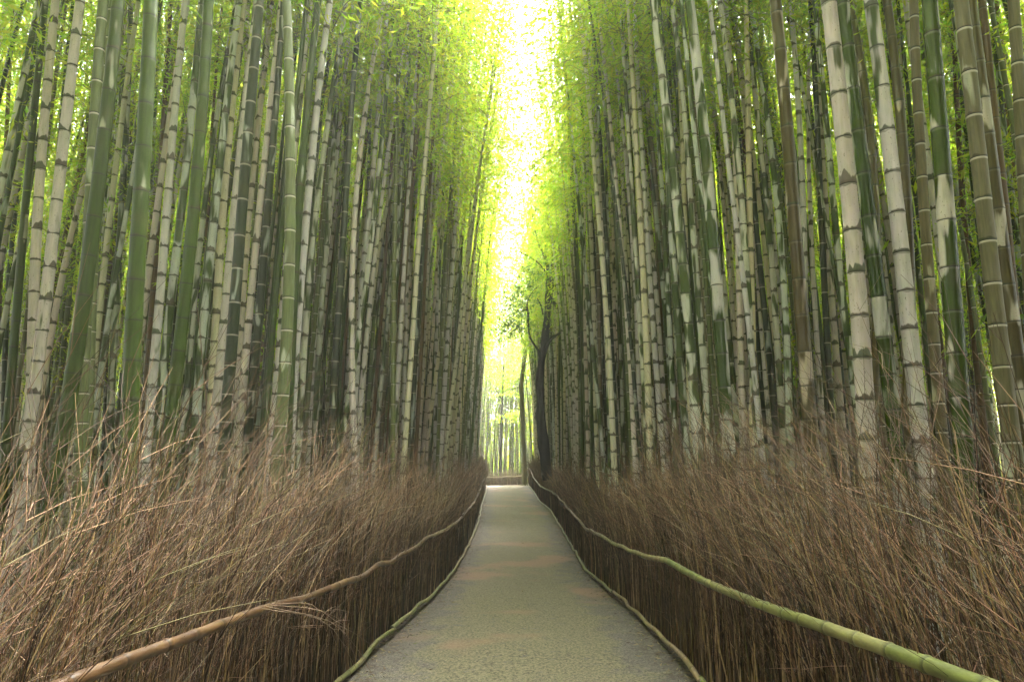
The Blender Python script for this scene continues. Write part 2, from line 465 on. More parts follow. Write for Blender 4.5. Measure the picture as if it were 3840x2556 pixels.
HEROES = [
(-8.041, 11.027, 0.045, [0.00154, -0.10733, -8.07367], 9.74, 'B', 'brown-barked culm running up the left picture edge'),
(-8.86, 12.253, 0.04, [0.00302, -0.11217, -8.90124], 10.64, 'C', 'pale beige culm second from the left picture edge'),
(-7.738, 11.027, 0.045, [0.01543, -0.20162, -7.79972], 9.74, 'D', 'slim curved dark green culm crossing in front near the left edge'),
(-6.253, 8.695, 0.055, [0.00242, -0.05075, -6.26271], 8.03, 'G', 'green culm with a pale streak down its right side near the left edge'),
(-5.213, 7.738, 0.06, [0.00537, -0.1054, -5.2262], 7.33, 'W', 'grey chalky culm left of its wider white twin at upper left'),
(-4.853, 6.807, 0.0625, [-0.00346, 0.02115, -4.85131], 6.65, 'W', 'broad chalk-white culm with a patchy green base at upper left'),
(-6.809, 10.415, 0.0425, [0.00554, -0.10564, -6.83831], 9.3, 'G', 'narrow dark green culm peeping out right of the broad chalk-white culm'),
(-3.991, 6.659, 0.0625, [0.00538, -0.1082, -3.99728], 6.54, 'R', 'tall pale green culm with white bands behind the thick mossy green one'),
(-4.627, 7.828, 0.0575, [0.00686, -0.10241, -4.64071], 7.4, 'R', 'pale ringed green culm at the right side of the thick mossy green base'),
(-3.758, 5.493, 0.065, [-0.0119, 0.10109, -3.75508], 5.68, 'G', 'thick mossy green bamboo with bulging lower joints, left of centre-left'),
(-7.654, 13.195, 0.035, [0.00058, -0.063, -7.67866], 11.34, 'D', 'thin dark culm in the shadow left of the striped green one'),
(-5.219, 9.076, 0.05, [-0.00128, -0.03748, -5.22662], 8.31, 'M', 'striped green culm with grey patches left of the darkest thick culm'),
(-2.728, 5.057, 0.065, [-0.00166, -0.04591, -2.7292], 5.36, 'G', 'thickest dark green mossy bamboo of the left grove'),
(-5.94, 11.487, 0.0375, [0.00272, -0.09026, -5.96997], 10.08, 'M', 'slender green-white culm between thickest dark culm and brown culm'),
(-5.161, 9.7, 0.0475, [-0.00133, -0.01711, -5.16459], 8.77, 'B', 'ochre brown dead culm beside the thickest dark bamboo'),
(-4.17, 7.928, 0.055, [0.00153, -0.02154, -4.17296], 7.47, 'W', 'whitish culm with dark joint caps right of the ochre brown culm'),
(-6.03, 12.253, 0.035, [0.00337, -0.0505, -6.04919], 10.64, 'D', 'thin dark culm leaning among the white ones at upper left'),
(-4.261, 8.168, 0.055, [-0.00129, 0.03026, -4.25664], 7.65, 'M', 'pale blotched culm left of the thick bright green bamboo'),
(-3.244, 6.382, 0.0625, [-0.00591, 0.05429, -3.24144], 6.33, 'G', 'thick bright green bamboo with a whitish lower half, left grove'),
(-4.782, 10.891, 0.04, [0.00431, -0.08416, -4.8071], 9.64, 'B', 'narrow brown-green culm hugging the thick bright green bamboo'),
(-4.324, 9.189, 0.045, [0.00843, -0.04807, -4.33423], 8.4, 'M', 'tilted dark culm with pale flecks leaning right at upper left'),
(-3.693, 8.168, 0.055, [0.0065, -0.03834, -3.69915], 7.65, 'M', 'mottled green and grey culm left of the smooth beige culm'),
(-3.61, 8.424, 0.055, [0.00623, -0.05853, -3.61983], 7.83, 'C', 'smooth beige culm without moss in the left grove'),
(-3.421, 7.738, 0.06, [-3e-05, 0.02071, -3.41797], 7.33, 'W', 'grey culm with long pale panels left of the blackish-brown bamboo'),
(-2.998, 7.124, 0.0625, [0.00027, 0.01353, -2.99665], 6.88, 'D', 'blackish-brown bamboo with white joint lines in left grove'),
(-3.355, 8.45, 0.05, [0.00313, 0.00047, -3.35457], 7.85, 'W', 'pale grey culm right of the blackish-brown bamboo'),
(-3.334, 8.424, 0.055, [-0.00338, 0.05094, -3.32511], 7.83, 'D', 'dark green culm with grey patches left of smooth pale-green bamboo'),
(-2.403, 6.807, 0.0625, [-0.01346, 0.07508, -2.39791], 6.65, 'R', 'smooth pale-green bamboo with crisp white rings, left grove'),
(-2.573, 8.052, 0.0575, [0.0054, -0.03691, -2.57797], 7.56, 'G', 'green culm with rust brown joint caps right of the pale-green ringed one'),
(-2.583, 8.168, 0.055, [0.00703, -0.03578, -2.58803], 7.65, 'W', 'grey-white culm with triangular dark joint caps in left grove'),
(-2.892, 9.425, 0.05, [0.00811, -0.03386, -2.89978], 8.57, 'M', 'pale green culm leaning right above the grey-white capped culm'),
(-3.955, 14.703, 0.03, [-0.0002, -0.0261, -3.9656], 12.44, 'D', 'thin dark pole of a culm behind pale leaning ones'),
(-3.081, 12.253, 0.0375, [-0.00212, -0.00235, -3.08165], 10.64, 'G', 'slim plain green culm between leaning pale culms, left grove'),
(-2.511, 9.627, 0.055, [0.00297, -0.00574, -2.51293], 8.72, 'D', 'near-black green bamboo with white rings in left grove'),
(-3.036, 10.654, 0.05, [0.00312, -0.01105, -3.03938], 9.47, 'M', 'weathered grey culm left of the near-black green bamboo'),
(-2.072, 10.21, 0.05, [0.01652, -0.15235, -2.11302], 9.15, 'W', 'tall whitish culm with black spots right of the near-black bamboo'),
(-2.923, 10.654, 0.05, [-0.00616, 0.14691, -2.8809], 9.47, 'M', 'pale green culm with dark joints nearer the path, left grove'),
(-2.617, 11.608, 0.045, [0.00687, 0.00424, -2.61604], 10.17, 'W', 'cream leaning culm with dark joints, left of the ringed green one'),
(-2.783, 13.128, 0.0375, [0.00289, 0.00211, -2.78262], 11.29, 'R', 'light green ringed culm of the middle left rank'),
(-2.529, 12.253, 0.045, [0.02003, -0.09732, -2.56687], 10.64, 'C', 'bright cream culm leaning sharply over the path, left grove'),
(-2.551, 12.253, 0.0425, [-0.00037, 0.06185, -2.52852], 10.64, 'M', 'brown and green blotched culm of the middle left rank'),
(-1.965, 11.608, 0.045, [0.00056, -0.0197, -1.97109], 10.17, 'R', 'straight green culm with white rings in the middle left rank'),
(-2.071, 11.608, 0.045, [-0.00011, 0.03059, -2.06071], 10.17, 'W', 'pale culm with dark crescent joints in middle left rank'),
(-2.089, 13.128, 0.0375, [0.00182, -0.00425, -2.09068], 11.29, 'W', 'slimmer pale culm right of the crescent-jointed one'),
(-1.798, 11.086, 0.0475, [0.00132, 0.03225, -1.78809], 9.79, 'C', 'widest cream culm of the middle left rank'),
(-1.79, 12.253, 0.0425, [0.00246, 0.00217, -1.78933], 10.64, 'D', 'near-black brown culm right of the widest cream culm'),
(-1.855, 13.018, 0.0425, [0.00084, 0.01946, -1.84747], 11.21, 'B', 'brown-green culm with white rings, far part of left grove'),
(-2.263, 16.337, 0.04, [0.00126, 0.02344, -2.25367], 13.64, 'W', 'pale spotted culm, far part of left grove'),
(-2.054, 16.337, 0.04, [0.00229, 0.01507, -2.0478], 13.64, 'W', 'pale culm bowing right, far part of left grove'),
(-2.401, 18.112, 0.0425, [0.00033, 0.12093, -2.35262], 14.95, 'C', 'bowed cream culm nearest the path, far part of left grove'),
(-1.605, 15.753, 0.045, [0.00315, 0.00226, -1.60429], 13.21, 'O', 'olive ringed culm near the far end of left grove'),
(-1.702, 17.822, 0.04, [-0.00038, 0.00809, -1.69844], 14.73, 'R', 'straight beige ringed culm near the far end of left grove'),
(-1.734, 20.829, 0.0425, [0.0022, 0.03233, -1.72181], 16.94, 'W', 'pale culm leaning over the far path, left side'),
(-1.733, 24.505, 0.04, [0.00208, 0.02528, -1.72489], 19.64, 'W', 'last slim pale culm standing clear on the left by the light gap'),
(2.091, 11.669, 0.05, [-0.0044, -0.00462, 2.08951], 10.22, 'W', 'cream white culm closest to the light gap, right grove'),
(1.991, 11.64, 0.0475, [-0.00998, 0.07943, 2.01897], 10.19, 'W', 'pale culm bending left at the top, second from light gap'),
(1.968, 9.984, 0.055, [-0.00277, 0.01729, 1.97232], 8.98, 'C', 'tall cream culm with dark joints, right grove near the path'),
(2.528, 11.139, 0.05, [0.00204, -0.04964, 2.51241], 9.83, 'W', 'pale grey culm directly right of the tall cream culm'),
(2.585, 13.274, 0.0325, [-0.01579, 0.14001, 2.64167], 11.39, 'B', 'thin leaning culm crossing behind the cream ones at right'),
(2.648, 11.139, 0.05, [-0.00197, 0.00292, 2.6489], 9.83, 'M', 'pale green culm with grey patches beside the white topped bamboo'),
(2.438, 9.394, 0.0575, [0.00205, -0.03504, 2.43065], 8.55, 'M', "mottled green culm left of the white topped bamboo's base"),
(2.129, 7.738, 0.06, [-0.00446, -0.01584, 2.12695], 7.33, 'M', 'white topped bamboo turning glossy dark green below, right grove'),
(2.753, 11.027, 0.045, [0.00076, -0.00379, 2.75177], 9.74, 'G', 'plain green culm rising behind the white topped bamboo'),
(2.556, 10.21, 0.05, [-0.00264, 0.04395, 2.56746], 9.15, 'C', 'beige culm between the two glossy dark green bamboos'),
(2.044, 6.517, 0.0625, [-0.00614, 0.00815, 2.04397], 6.43, 'H', 'glossy dark green bamboo with white panels, right grove'),
(3.208, 9.189, 0.0525, [-0.00576, 0.0309, 3.21471], 8.4, 'M', 'green-grey culm leaning left, right of the glossy panelled bamboo'),
(3.197, 9.896, 0.0525, [-0.0038, 0.06095, 3.21248], 8.91, 'W', 'grey culm behind the straight cream culm, right grove'),
(3.083, 9.189, 0.0525, [-0.00174, 0.06199, 3.09612], 8.4, 'C', 'straight cream culm with fine joint lines, right grove'),
(3.737, 9.627, 0.055, [-0.01004, 0.09211, 3.75854], 8.72, 'M', 'bluish culm with white flecks left of the brown glossy bamboo'),
(2.666, 6.126, 0.065, [-0.00169, -0.00254, 2.66631], 6.15, 'P', 'olive brown glossy bamboo standing out in the right grove'),
(3.874, 9.53, 0.0525, [-0.00551, 0.09403, 3.89567], 8.65, 'W', 'pale culm behind right of the olive brown bamboo'),
(4.76, 10.415, 0.0425, [0.00701, -0.0398, 4.74896], 9.3, 'W', 'purplish grey thin culm right of the olive brown bamboo'),
(4.487, 9.802, 0.05, [-0.00053, 0.0299, 4.4939], 8.85, 'D', 'dark green slender culm left of the bluish grey one, right'),
(4.745, 9.896, 0.0525, [0.00066, 0.01126, 4.74738], 8.91, 'W', 'bluish grey culm left of the wide speckled white bamboo'),
(2.599, 5.169, 0.0675, [-0.00462, 0.03337, 2.59982], 5.44, 'W', 'left of two wide speckled white bamboos with green joints'),
(3.094, 5.493, 0.065, [-0.00136, -0.01538, 3.09351], 5.68, 'H', 'white topped bamboo with bright glossy green lower stem'),
(3.8, 8.168, 0.06, [-0.0231, 0.26545, 3.83992], 7.65, 'P', 'brown culm hidden behind the bright glossy green stem'),
(3.253, 5.514, 0.0675, [-0.00455, 0.01879, 3.25351], 5.7, 'W', 'right of two wide speckled white bamboos with green joints'),
(3.575, 7.001, 0.06, [-0.02236, 0.24294, 3.59439], 6.79, 'P', 'dull brown bamboo with white patches behind the speckled pair'),
(5.568, 9.802, 0.05, [-0.00373, 0.0993, 5.59221], 8.85, 'W', 'slim grey-blue culm left of the khaki ringed bamboo'),
(4.479, 7.172, 0.06, [0.00578, -0.01479, 4.47783], 6.91, 'O', 'khaki bamboo with fine white rings at right'),
(3.118, 4.794, 0.0675, [0.00258, 0.02287, 3.11787], 5.17, 'H', 'broad glossy green bamboo with white flashes near the right edge'),
(8.015, 12.253, 0.035, [-0.00018, 0.08441, 8.04589], 10.64, 'D', 'thin dark stem right of the broad glossy green bamboo'),
(6.416, 9.425, 0.05, [0.00329, 0.00964, 6.41829], 8.57, 'B', 'dark culm with bright joints behind the broad green bamboo'),
(3.886, 5.336, 0.0675, [0.00126, -0.00363, 3.88608], 5.57, 'O', 'khaki brown bamboo with swollen white-lipped joints, right edge'),
(4.672, 6.126, 0.065, [0.00486, -0.0319, 4.67104], 6.15, 'P', 'brown and white bamboo leaning left at the right edge'),
(5.582, 7.738, 0.06, [-0.00442, 0.09096, 5.59324], 7.33, 'B', 'plain brown culm behind the leaning brown and white bamboo'),
(6.807, 9.425, 0.05, [-0.00775, 0.12614, 6.83522], 8.57, 'B', 'dead dark culm with bare side branches at right edge'),
(4.62, 6.371, 0.065, [-0.00701, 0.12831, 4.62619], 6.33, 'O', 'beige ringed bamboo cut by the right picture edge'),
]
FOCAL = 2560.0
ca_, sa_ = math.cos(rad(9.753)), math.sin(rad(9.753))
def screen(x, y, z):
    """where a point lies in the photograph's pixels (used only to sort culms and name neighbours)"""
    d = y * ca_ + (z - 1.65) * sa_
    return 1920 + FOCAL * x / d, 1278 - FOCAL * (-y * sa_ + (z - 1.65) * ca_) / d, d

GROUP = "bamboo culms of the grove"
hero_info = []
for i, (x, y, r, Q, zt, ty, lab) in enumerate(HEROES):
    rs = random.Random(1000 + i)
    g = float(ground(y)) + .0
    H = rs.uniform(15, 18) * (.8 + .2 * min(1, r / .05))
    wob = [rs.uniform(-1, 1) for _ in range(4)]
    leany = rs.uniform(-.015, .02)
    x0 = np.polyval(Q, g)
    def axis(z, Q=Q, zt=zt, g=g, x0=x0, leany=leany, wob=wob, r=r):
        zw = z + g
        zm = np.minimum(zw, zt + .5)
        slope = float(np.clip(2 * Q[0] * (zt + .5) + Q[1], -.12, .12))
        ax = np.polyval(Q, zm) + slope * np.maximum(zw - zt - .5, 0) - x0
        ax = ax + r * .12 * np.sin(zw * 1.1 + wob[0] * 6)
        return ax, leany * z + r * .2 * np.sin(z * .8 + wob[1] * 6)
    root = empty("bamboo", (float(x0), y, g))
    tag(root, lab, "bamboo", GROUP)
    V, q, sg, nz = culm_arrays(axis, H, r, 16 if r > .055 else 12, rs)
    o = mesh_obj("culm", V, q, M_CULM, root, attrs={"seg": sg})
    style(o, ty, rs)
    # crown hung on the culm's own line
    v = [3, 7, 1, 0, 5][i % 5]
    zc = CROWNS[v]["zc"]
    a0, b0 = axis(np.array([zc + 1.]))
    a1, b1 = axis(np.array([zc + 5.]))
    tz = Vector((float(a1[0] - a0[0]), float(b1[0] - b0[0]), 4.0)).normalized()
    R = tz.to_track_quat('Z', 'Y').to_matrix() @ Matrix.Rotation(rs.uniform(0, 6.28), 3, 'Z')
    off = Vector((float(a0[0]), float(b0[0]), zc + 1.)) - R @ Vector((0, 0, zc + 1.))
    add_crown(root, v, R.to_euler(), off, thin=abs(x) < 5.5)
    us_ = [screen(float(x0 + axis(np.array([z]))[0][0]), y, g + z) for z in (.8, 3.0, 6.0)]
    hero_info.append((us_, r, y, lab, x))

# ---- the rest of the grove: thrown on the ground, thinned against its neighbours
cand = []
pts = [(h[0], h[1]) for h in HEROES]
tries = 0
npa = -1
rs = random.Random(77)
def path_clear(x, y):
    if y < 46: return max(x_left(y) - x, x - x_right(y))
    # beyond the crest the path bends left
    bx = np.interp(y, [46, 48, 49.8, 51, 52], [-.65, -1.3, -2.6, -4.6, -9])
    if y > 55: return 9.
    if x > 1.6: return x - 1.1
    return (bx - 2.4 - x) if y < 49 else -1
while tries < 42000:
    tries += 1
    y = rs.uniform(-16, 70)
    side = rs.choice((-1, 1))
    lat = .48 + (rs.random() ** 1.7) * 25
    if y < 46: x = x_left(y) - lat if side < 0 else x_right(y) + lat
    else: x = rs.uniform(-14, 14)
    cl = path_clear(x, y)
    if cl < .45: continue
    if abs(x) > .80 * y + 10 and y > 6 and abs(x) > 15: continue
    if y < 4.5 and y > .2 and abs(x) < .80 * y + 2.0: continue
    if y < 6 and abs(x) > 13: continue
    dens = .27 if lat < 3.5 else (.38 if lat < 9 else .58)
    if y > 46: dens = .7 if y < 56 else .45
    if 50 < y < 60 and -3.6 + (y - 46) * -.1 < x < 3.5: continue
    if y < 12 and lat < 3: dens = .34
    if len(pts) != npa: PA = np.array(pts); npa = len(pts)
    if ((PA - (x, y)) ** 2).sum(1).min() < dens * dens: continue
    if (x - 1.75) ** 2 + (y - 27) ** 2 < .5: continue
    if 12 < y < 27.5 and 1880 < screen(x, y, 4)[0] < 2140: continue
    if y > 30 and abs(x) < 2.6 and rs.random() < .3: continue
    rr = rs.uniform(.034, .056)
    s1 = screen(x, max(y, .5), .9); s2 = screen(x, max(y, .5), 3.5)
    bad = False
    for us_, hr, hy, _, hx in hero_info:
        if .5 < y < hy + .15:
            for s, k in ((s1, 0), (s2, 1)):
                wv = (rr / s[2] + hr / us_[k][2]) * FOCAL * .85
                if abs(s[0] - us_[k][0]) < wv: bad = True
    if bad: continue
    # the light shafts the photograph leaves open at the left
    if 1 < y < 17 and 190 < s1[0] < 275: continue
    if 4.5 < y < 8 and abs(x) < .8 * y + 1.5: continue
    if 8 <= y < 9 and abs(x) < .8 * y + 2 and rs.random() < .6: continue
    if 4.5 < y < 12 and lat < 2.0 and rs.random() < .3: continue
    pts.append((x, y)); cand.append((x, y, rr))

# how much of each culm shows: the 300 largest become things, the rest one thicket
import bisect
vis = []
allc = [(y, x, r_, -1 - k) for k, (x, y, r_) in enumerate([(h[0], h[1], h[2]) for h in HEROES])] + [(y, x, r_, k) for k, (x, y, r_) in enumerate(cand)]
allc.sort()
rows = [np.zeros(3840, bool) for _ in range(4)]
for y, x, r_, k in allc:
    tot = 0
    if y < 1: continue
    for ri, z in enumerate((1.2, 3.0, 5.5, 8.0)):
        if k < 0:
            Q, zt = HEROES[-1 - k][3], HEROES[-1 - k][4]
            zz = min(z, zt); xx = np.polyval(Q, zz)
        else: xx = x
        u, v, d = screen(xx, y, z)
        a, b = int(u - r_ / d * FOCAL), int(u + r_ / d * FOCAL) + 1
        a, b = max(a, 0), min(b, 3840)
        if b > a:
            tot += np.count_nonzero(~rows[ri][a:b]) * (1 if v > -50 else .2) / d * 10
            rows[ri][a:b] = True
    if k >= 0: vis.append((tot, k))
vis.sort(reverse=True)
N_IND = 300 - len(HEROES)
ind = sorted(k for t, k in vis[:N_IND] if t > 1.0)
far = [k for k in range(len(cand)) if k not in set(ind)]

CV = []   # shared culm meshes
for v in range(NV):
    for rr in (.036, .044, .052):
        r2 = random.Random(500 + v * 7 + int(rr * 1e3))
        cr = CROWNS[v]
        ph = r2.uniform(0, 6)
        V, q, sg, nz = culm_arrays(lambda z: (cr["bow"](z) + .01 * np.sin(z * 1.3 + ph), .012 * np.sin(z * .9 + ph)), cr["H"], rr, 10, r2, full=False)
        CV.append((v, rr, mesh_obj("culm", V, q, M_CULM, link=False, attrs={"seg": sg})))

ADJ = {'W': "chalky white", 'M': "grey-green mottled", 'C': "cream", 'G': "dark green", 'D': "near-black", 'R': "pale green ringed", 'B': "brown", 'O': "olive ringed"}
ORD = "first second third fourth fifth sixth seventh eighth ninth tenth eleventh twelfth thirteenth fourteenth fifteenth sixteenth seventeenth eighteenth nineteenth twentieth".split() + [f"{a}-{b}" for a in ("twenty", "thirty", "forty", "fifty", "sixty", "seventy") for b in ("first second third fourth fifth sixth seventh eighth ninth".split())]
SHORT = sorted([(h[0][1][0], lab) for h, lab in zip(hero_info, [x[6] for x in HEROES])])
near_rows = {}
for k in ind:
    x, y, rr = cand[k]
    u = screen(x, y, 3.0)[0]
    near_rows.setdefault(bisect.bisect([s[0] for s in SHORT], u) - 1, []).append((u, k))
lab_of = {}
rs = random.Random(31)
TYS = "WWWWWMMMCCGGGGRRDDBO"
ty_of = {k: rs.choice(TYS if cand[k][1] < 15 else "WWWWWWCCMMGGGRRDB") for k in ind}
seen = {}
for a, lst in near_rows.items():
    for n_, (u, k) in enumerate(sorted(lst)):
        x, y, rr = cand[k]
        side = "left" if x < 0 else "right"
        if y > 46:
            lab_of[k] = ("pale far culm beyond the crest of the path where the path bends", "far culms beyond the path's crest"); continue
        if y > 22: continue
        if a < 0: base = "left picture edge"
        else:
            base = SHORT[a][1]
        # neighbour's own words, shortened
        for cut in (", left grove", ", right grove", " in left grove", " in the left grove", " of the left grove", ", far part of left grove", " at upper left", " near the left edge"): base = base.replace(cut, "")
        base = " ".join(base.split()[:6])
        pre = f"slimmer {ADJ[ty_of[k]]} culm, {ORD[n_]} to the right of the"
        base = " ".join(base.split()[:16 - len(pre.split())])
        while base.split()[-1] in ("the", "of", "a", "in", "with", "and", "left", "right", "its", "at", "from", "behind", "beside", "between", "up", "across", "down", "over", "wider", "near", "directly", "as"):
            base = " ".join(base.split()[:-1])
        lab_of[k] = (f"slimmer {ADJ[ty_of[k]]} culm, {ORD[n_]} to the right of the {base}", GROUP)
for sd, side in ((-1, "left"), (1, "right")):
    l = sorted((abs(screen(cand[k][0], cand[k][1], 3.0)[0] - 1960), k) for k in ind if 22 < cand[k][1] <= 46 and cand[k][0] * sd > 0)
    for n_, (u, k) in enumerate(l):
        lab_of[k] = (f"thin distant {ADJ[ty_of[k]]} culm, {ORD[n_]} from the light gap in the {side} rank", f"thin distant culms at the {side} of the path")
for k in ind:
    x, y, rr = cand[k]
    r2 = random.Random(9000 + k)
    lowc = abs(x) > 5.5 or y > 47
    vs_ = [v for v in range(NV)] if lowc else [0, 1, 3, 5, 7]
    v = r2.choice(vs_)
    best = min((abs(cv[1] - rr), i) for i, cv in enumerate(CV) if cv[0] == v)[1]
    root = empty("bamboo", (x, y, float(ground(y))))
    tilt = r2.gauss(0, .018); toward = (-1 if x > 0 else 1) * (0 if x > 0 and 13 < y < 33 else (r2.uniform(.0, .045) if y < 14 or y > 46 or abs(x) > 3.5 else (r2.uniform(.01, .05) if x > 0 else r2.uniform(.035, .095))))
    # bow over the path or anywhere
    yaw = (math.pi if x > 0 else 0) + r2.gauss(0, 2.5 if x > 0 and 13 < y < 33 else (.6 if abs(x) < 4 else 1.0))
    root.rotation_euler = (Matrix.Rotation(toward, 3, 'Y') @ Matrix.Rotation(tilt, 3, 'X') @ Matrix.Rotation(yaw, 3, 'Z')).to_euler()
    sc = r2.uniform(.92, 1.08)
    root.scale = (sc, sc, sc)
    lb, gp = lab_of[k]
    tag(root, lb, "bamboo", gp)
    o = link_mesh("culm", CV[best][2], root)
    style(o, ty_of[k], r2)
    add_crown(root, v, thin=abs(x) < 5.5 and not (15 < y < 46 and abs(x) < 3.2))

# thicket: all other culms and crowns as one mass
r = np.random.default_rng(8)
n = 44
Pn, Rn, att, LV, LT, LR = [], [], {"pale": [], "tint": [], "ptint": [], "ring": [], "gloss": [], "hump": [], "seg": []}, [], [], []
lb_ = 0
rs = random.Random(4)
for k in far:
    x, y, rr = cand[k]
    v = rs.randrange(NV) if (abs(x) > 5.5 or y > 47) and y > 6 else rs.choice([0, 1, 3, 5, 7])
    cr = CROWNS[v]
    z = np.linspace(-.1, cr["H"], n)
    yaw = (math.pi if x > 0 else 0) + rs.gauss(0, .9)
    lx, ly = rs.gauss(0, .02) + (-1 if x > 0 else 1) * .015, rs.gauss(0, .02)
    b = cr["bow"](z)
    g = float(ground(y))
    Pn.append(np.stack([x + b * math.cos(yaw) + lx * z, y + b * math.sin(yaw) + ly * z, g + z], -1))
    tp = np.clip(1 - .85 * np.clip(z / cr["H"], 0, 1) ** 1.6, .05, 1)
    Rn.append(rr * tp * (1 + .04 * (np.arange(n) % 2)))
    ty = rs.choice(TYS)
    class _D(dict): pass
    d_ = {}; style(d_, ty, rs)
    for a in ("pale", "ring", "gloss", "hump"): att[a].append(np.full(n * 6, d_[a]))
    for a in ("tint", "ptint"): att[a].append(np.tile(np.array(d_[a])[None], (n * 6, 1)))
    att["seg"].append(np.repeat(z / .33 + rs.random(), 6))
    dist = math.hypot(x, y)
    m = 170 if abs(x) < 5.5 and y < 46 else (430 if dist < 32 else 300)
    pick = r.integers(0, len(cr["B"]), m)
    cy, sy = math.cos(yaw), math.sin(yaw)
    Rm = np.array([[cy, -sy, 0], [sy, cy, 0], [0, 0, 1]])
    B = cr["B"][pick] @ Rm.T
    B = B + np.array([x, y, g]) + np.stack([lx * B[:, 2], ly * B[:, 2], 0 * B[:, 2]], -1)
    B += r.normal(0, .05, B.shape)
    Lf = r.uniform(.13, .22, m) * (1.0 if dist < 30 else 1.3)
    lV, lt = leaf_quads(B, cr["D"][pick] @ Rm.T, cr["S"][pick] @ Rm.T, Lf, Lf * .24)
    LV.append(lV); LT.append(lt + lb_); lb_ += len(lV); LR.append(np.repeat(r.random(m), 4))
if Pn:
    V, q = batch_tubes(np.array(Pn), np.array(Rn), 6)
    nv = len(V)
    at2 = {}
    for a, l in att.items():
        l = np.concatenate(l)
        at2[a] = np.concatenate([l, np.zeros((lb_,) + l.shape[1:])])
    at2["rnd"] = np.concatenate([np.zeros(nv)] + LR)
    LT = np.concatenate(LT) + nv
    th = mesh_obj("bamboo_thicket", np.concatenate([V] + LV), q, [M_CULM_FAR, M_LEAF], tris=LT, attrs=at2,
                  mat_idx=np.concatenate([np.zeros(len(q)), np.ones(len(LT))]))
    tag(th, "dense mass of further bamboo culms and foliage deep in the grove", "bamboo thicket", kind="stuff")

# far leafy edge of the wood closing the view behind the grove
r = np.random.default_rng(21)
B = []
for _ in range(1300):
    a = r.uniform(-1.15, 1.15)
    R_ = r.uniform(66, 84)
    cx, cy, cz = R_ * math.sin(a), R_ * math.cos(a), -.8 + (10 + 6 * abs(a)) * r.random() ** 2.2
    if abs(cx) < 7 and cz > 7: continue
    B.append(np.array([cx, cy, cz]) + r.normal(0, 1, (150, 3)) * np.array([1.3, 1.3, 1.0]))
B = np.concatenate(B); m = len(B)
D = unit(r.normal(0, 1, (m, 3)) + np.array([0, 0, -.5])); Sd = unit(np.cross(D, r.normal(0, 1, (m, 3))))
L = r.uniform(.35, .6, m)
lV, lt = leaf_quads(B, D, Sd, L, L * .35)
o = mesh_obj("far_woodland", lV, None, M_LEAF, tris=lt, smooth=False, attrs={"rnd": np.repeat(r.random(m), 4)})
tag(o, "yellow green leafy wood closing the view far behind the bamboo", "woodland", kind="stuff")

# ------------------------------------------------------------------ trees
def noise_r(n, rs, k=.1): return 1 + k * np.convolve(rs.normal(0, 1, n + 4), np.ones(5) / 5, 'valid')[:n] * 1.6
def limb(name, pts, r0, r1, mat, root, seed, sides=10, n=28):
    """a tapering limb; pts relative to the root"""
    rs_ = np.random.default_rng(seed)
    P = spline(pts, n)
    P[1:-1] += rs_.normal(0, .012, (n - 2, 3)) * (r0 * 4)
    R = np.linspace(r0, r1, n) * noise_r(n, rs_, .14)
    R[-1] *= .3
    V, q = batch_tubes(P[None], R[None], sides)
    return mesh_obj(name, V, q, mat, root)
def sprays(name, centres, sizes, count, L0, mat, root, seed, flat=.5):
    r = np.random.default_rng(seed)
    Bs = []
    for cc, s in zip(centres, sizes):
        # several twig sprays per clump, leaves strung along them
        for _ in range(max(3, int(count * s / 14))):
            d = unit(r.normal(0, 1, 3) * np.array([1, 1, flat])); o_ = np.array(cc) + r.normal(0, 1, 3) * s * np.array([.5, .5, .35])
            t = r.uniform(0, s * .9, 14)
            Bs.append(o_ + d * t[:, None] + r.normal(0, .05, (14, 3)))
    B = np.concatenate(Bs); m = len(B)
    D = unit(r.normal(0, 1, (m, 3)) * np.array([1, 1, .6]) + np.array([0, 0, -.35])); Sd = unit(np.cross(D, unit(r.normal(0, .6, (m, 3)) + np.array([0, 0, 1]))))
    L = r.uniform(.7, 1.3, m) * L0
    lV, lt = leaf_quads(B, D, Sd, L, L * .42)
    o = mesh_obj(name, lV, None, mat, root, tris=lt, smooth=False, attrs={"rnd": np.repeat(r.random(m), 4)})
    o["kind"] = "stuff"
    return o

def rel(base, pts): return [np.array(p) - np.array(base) for p in pts]
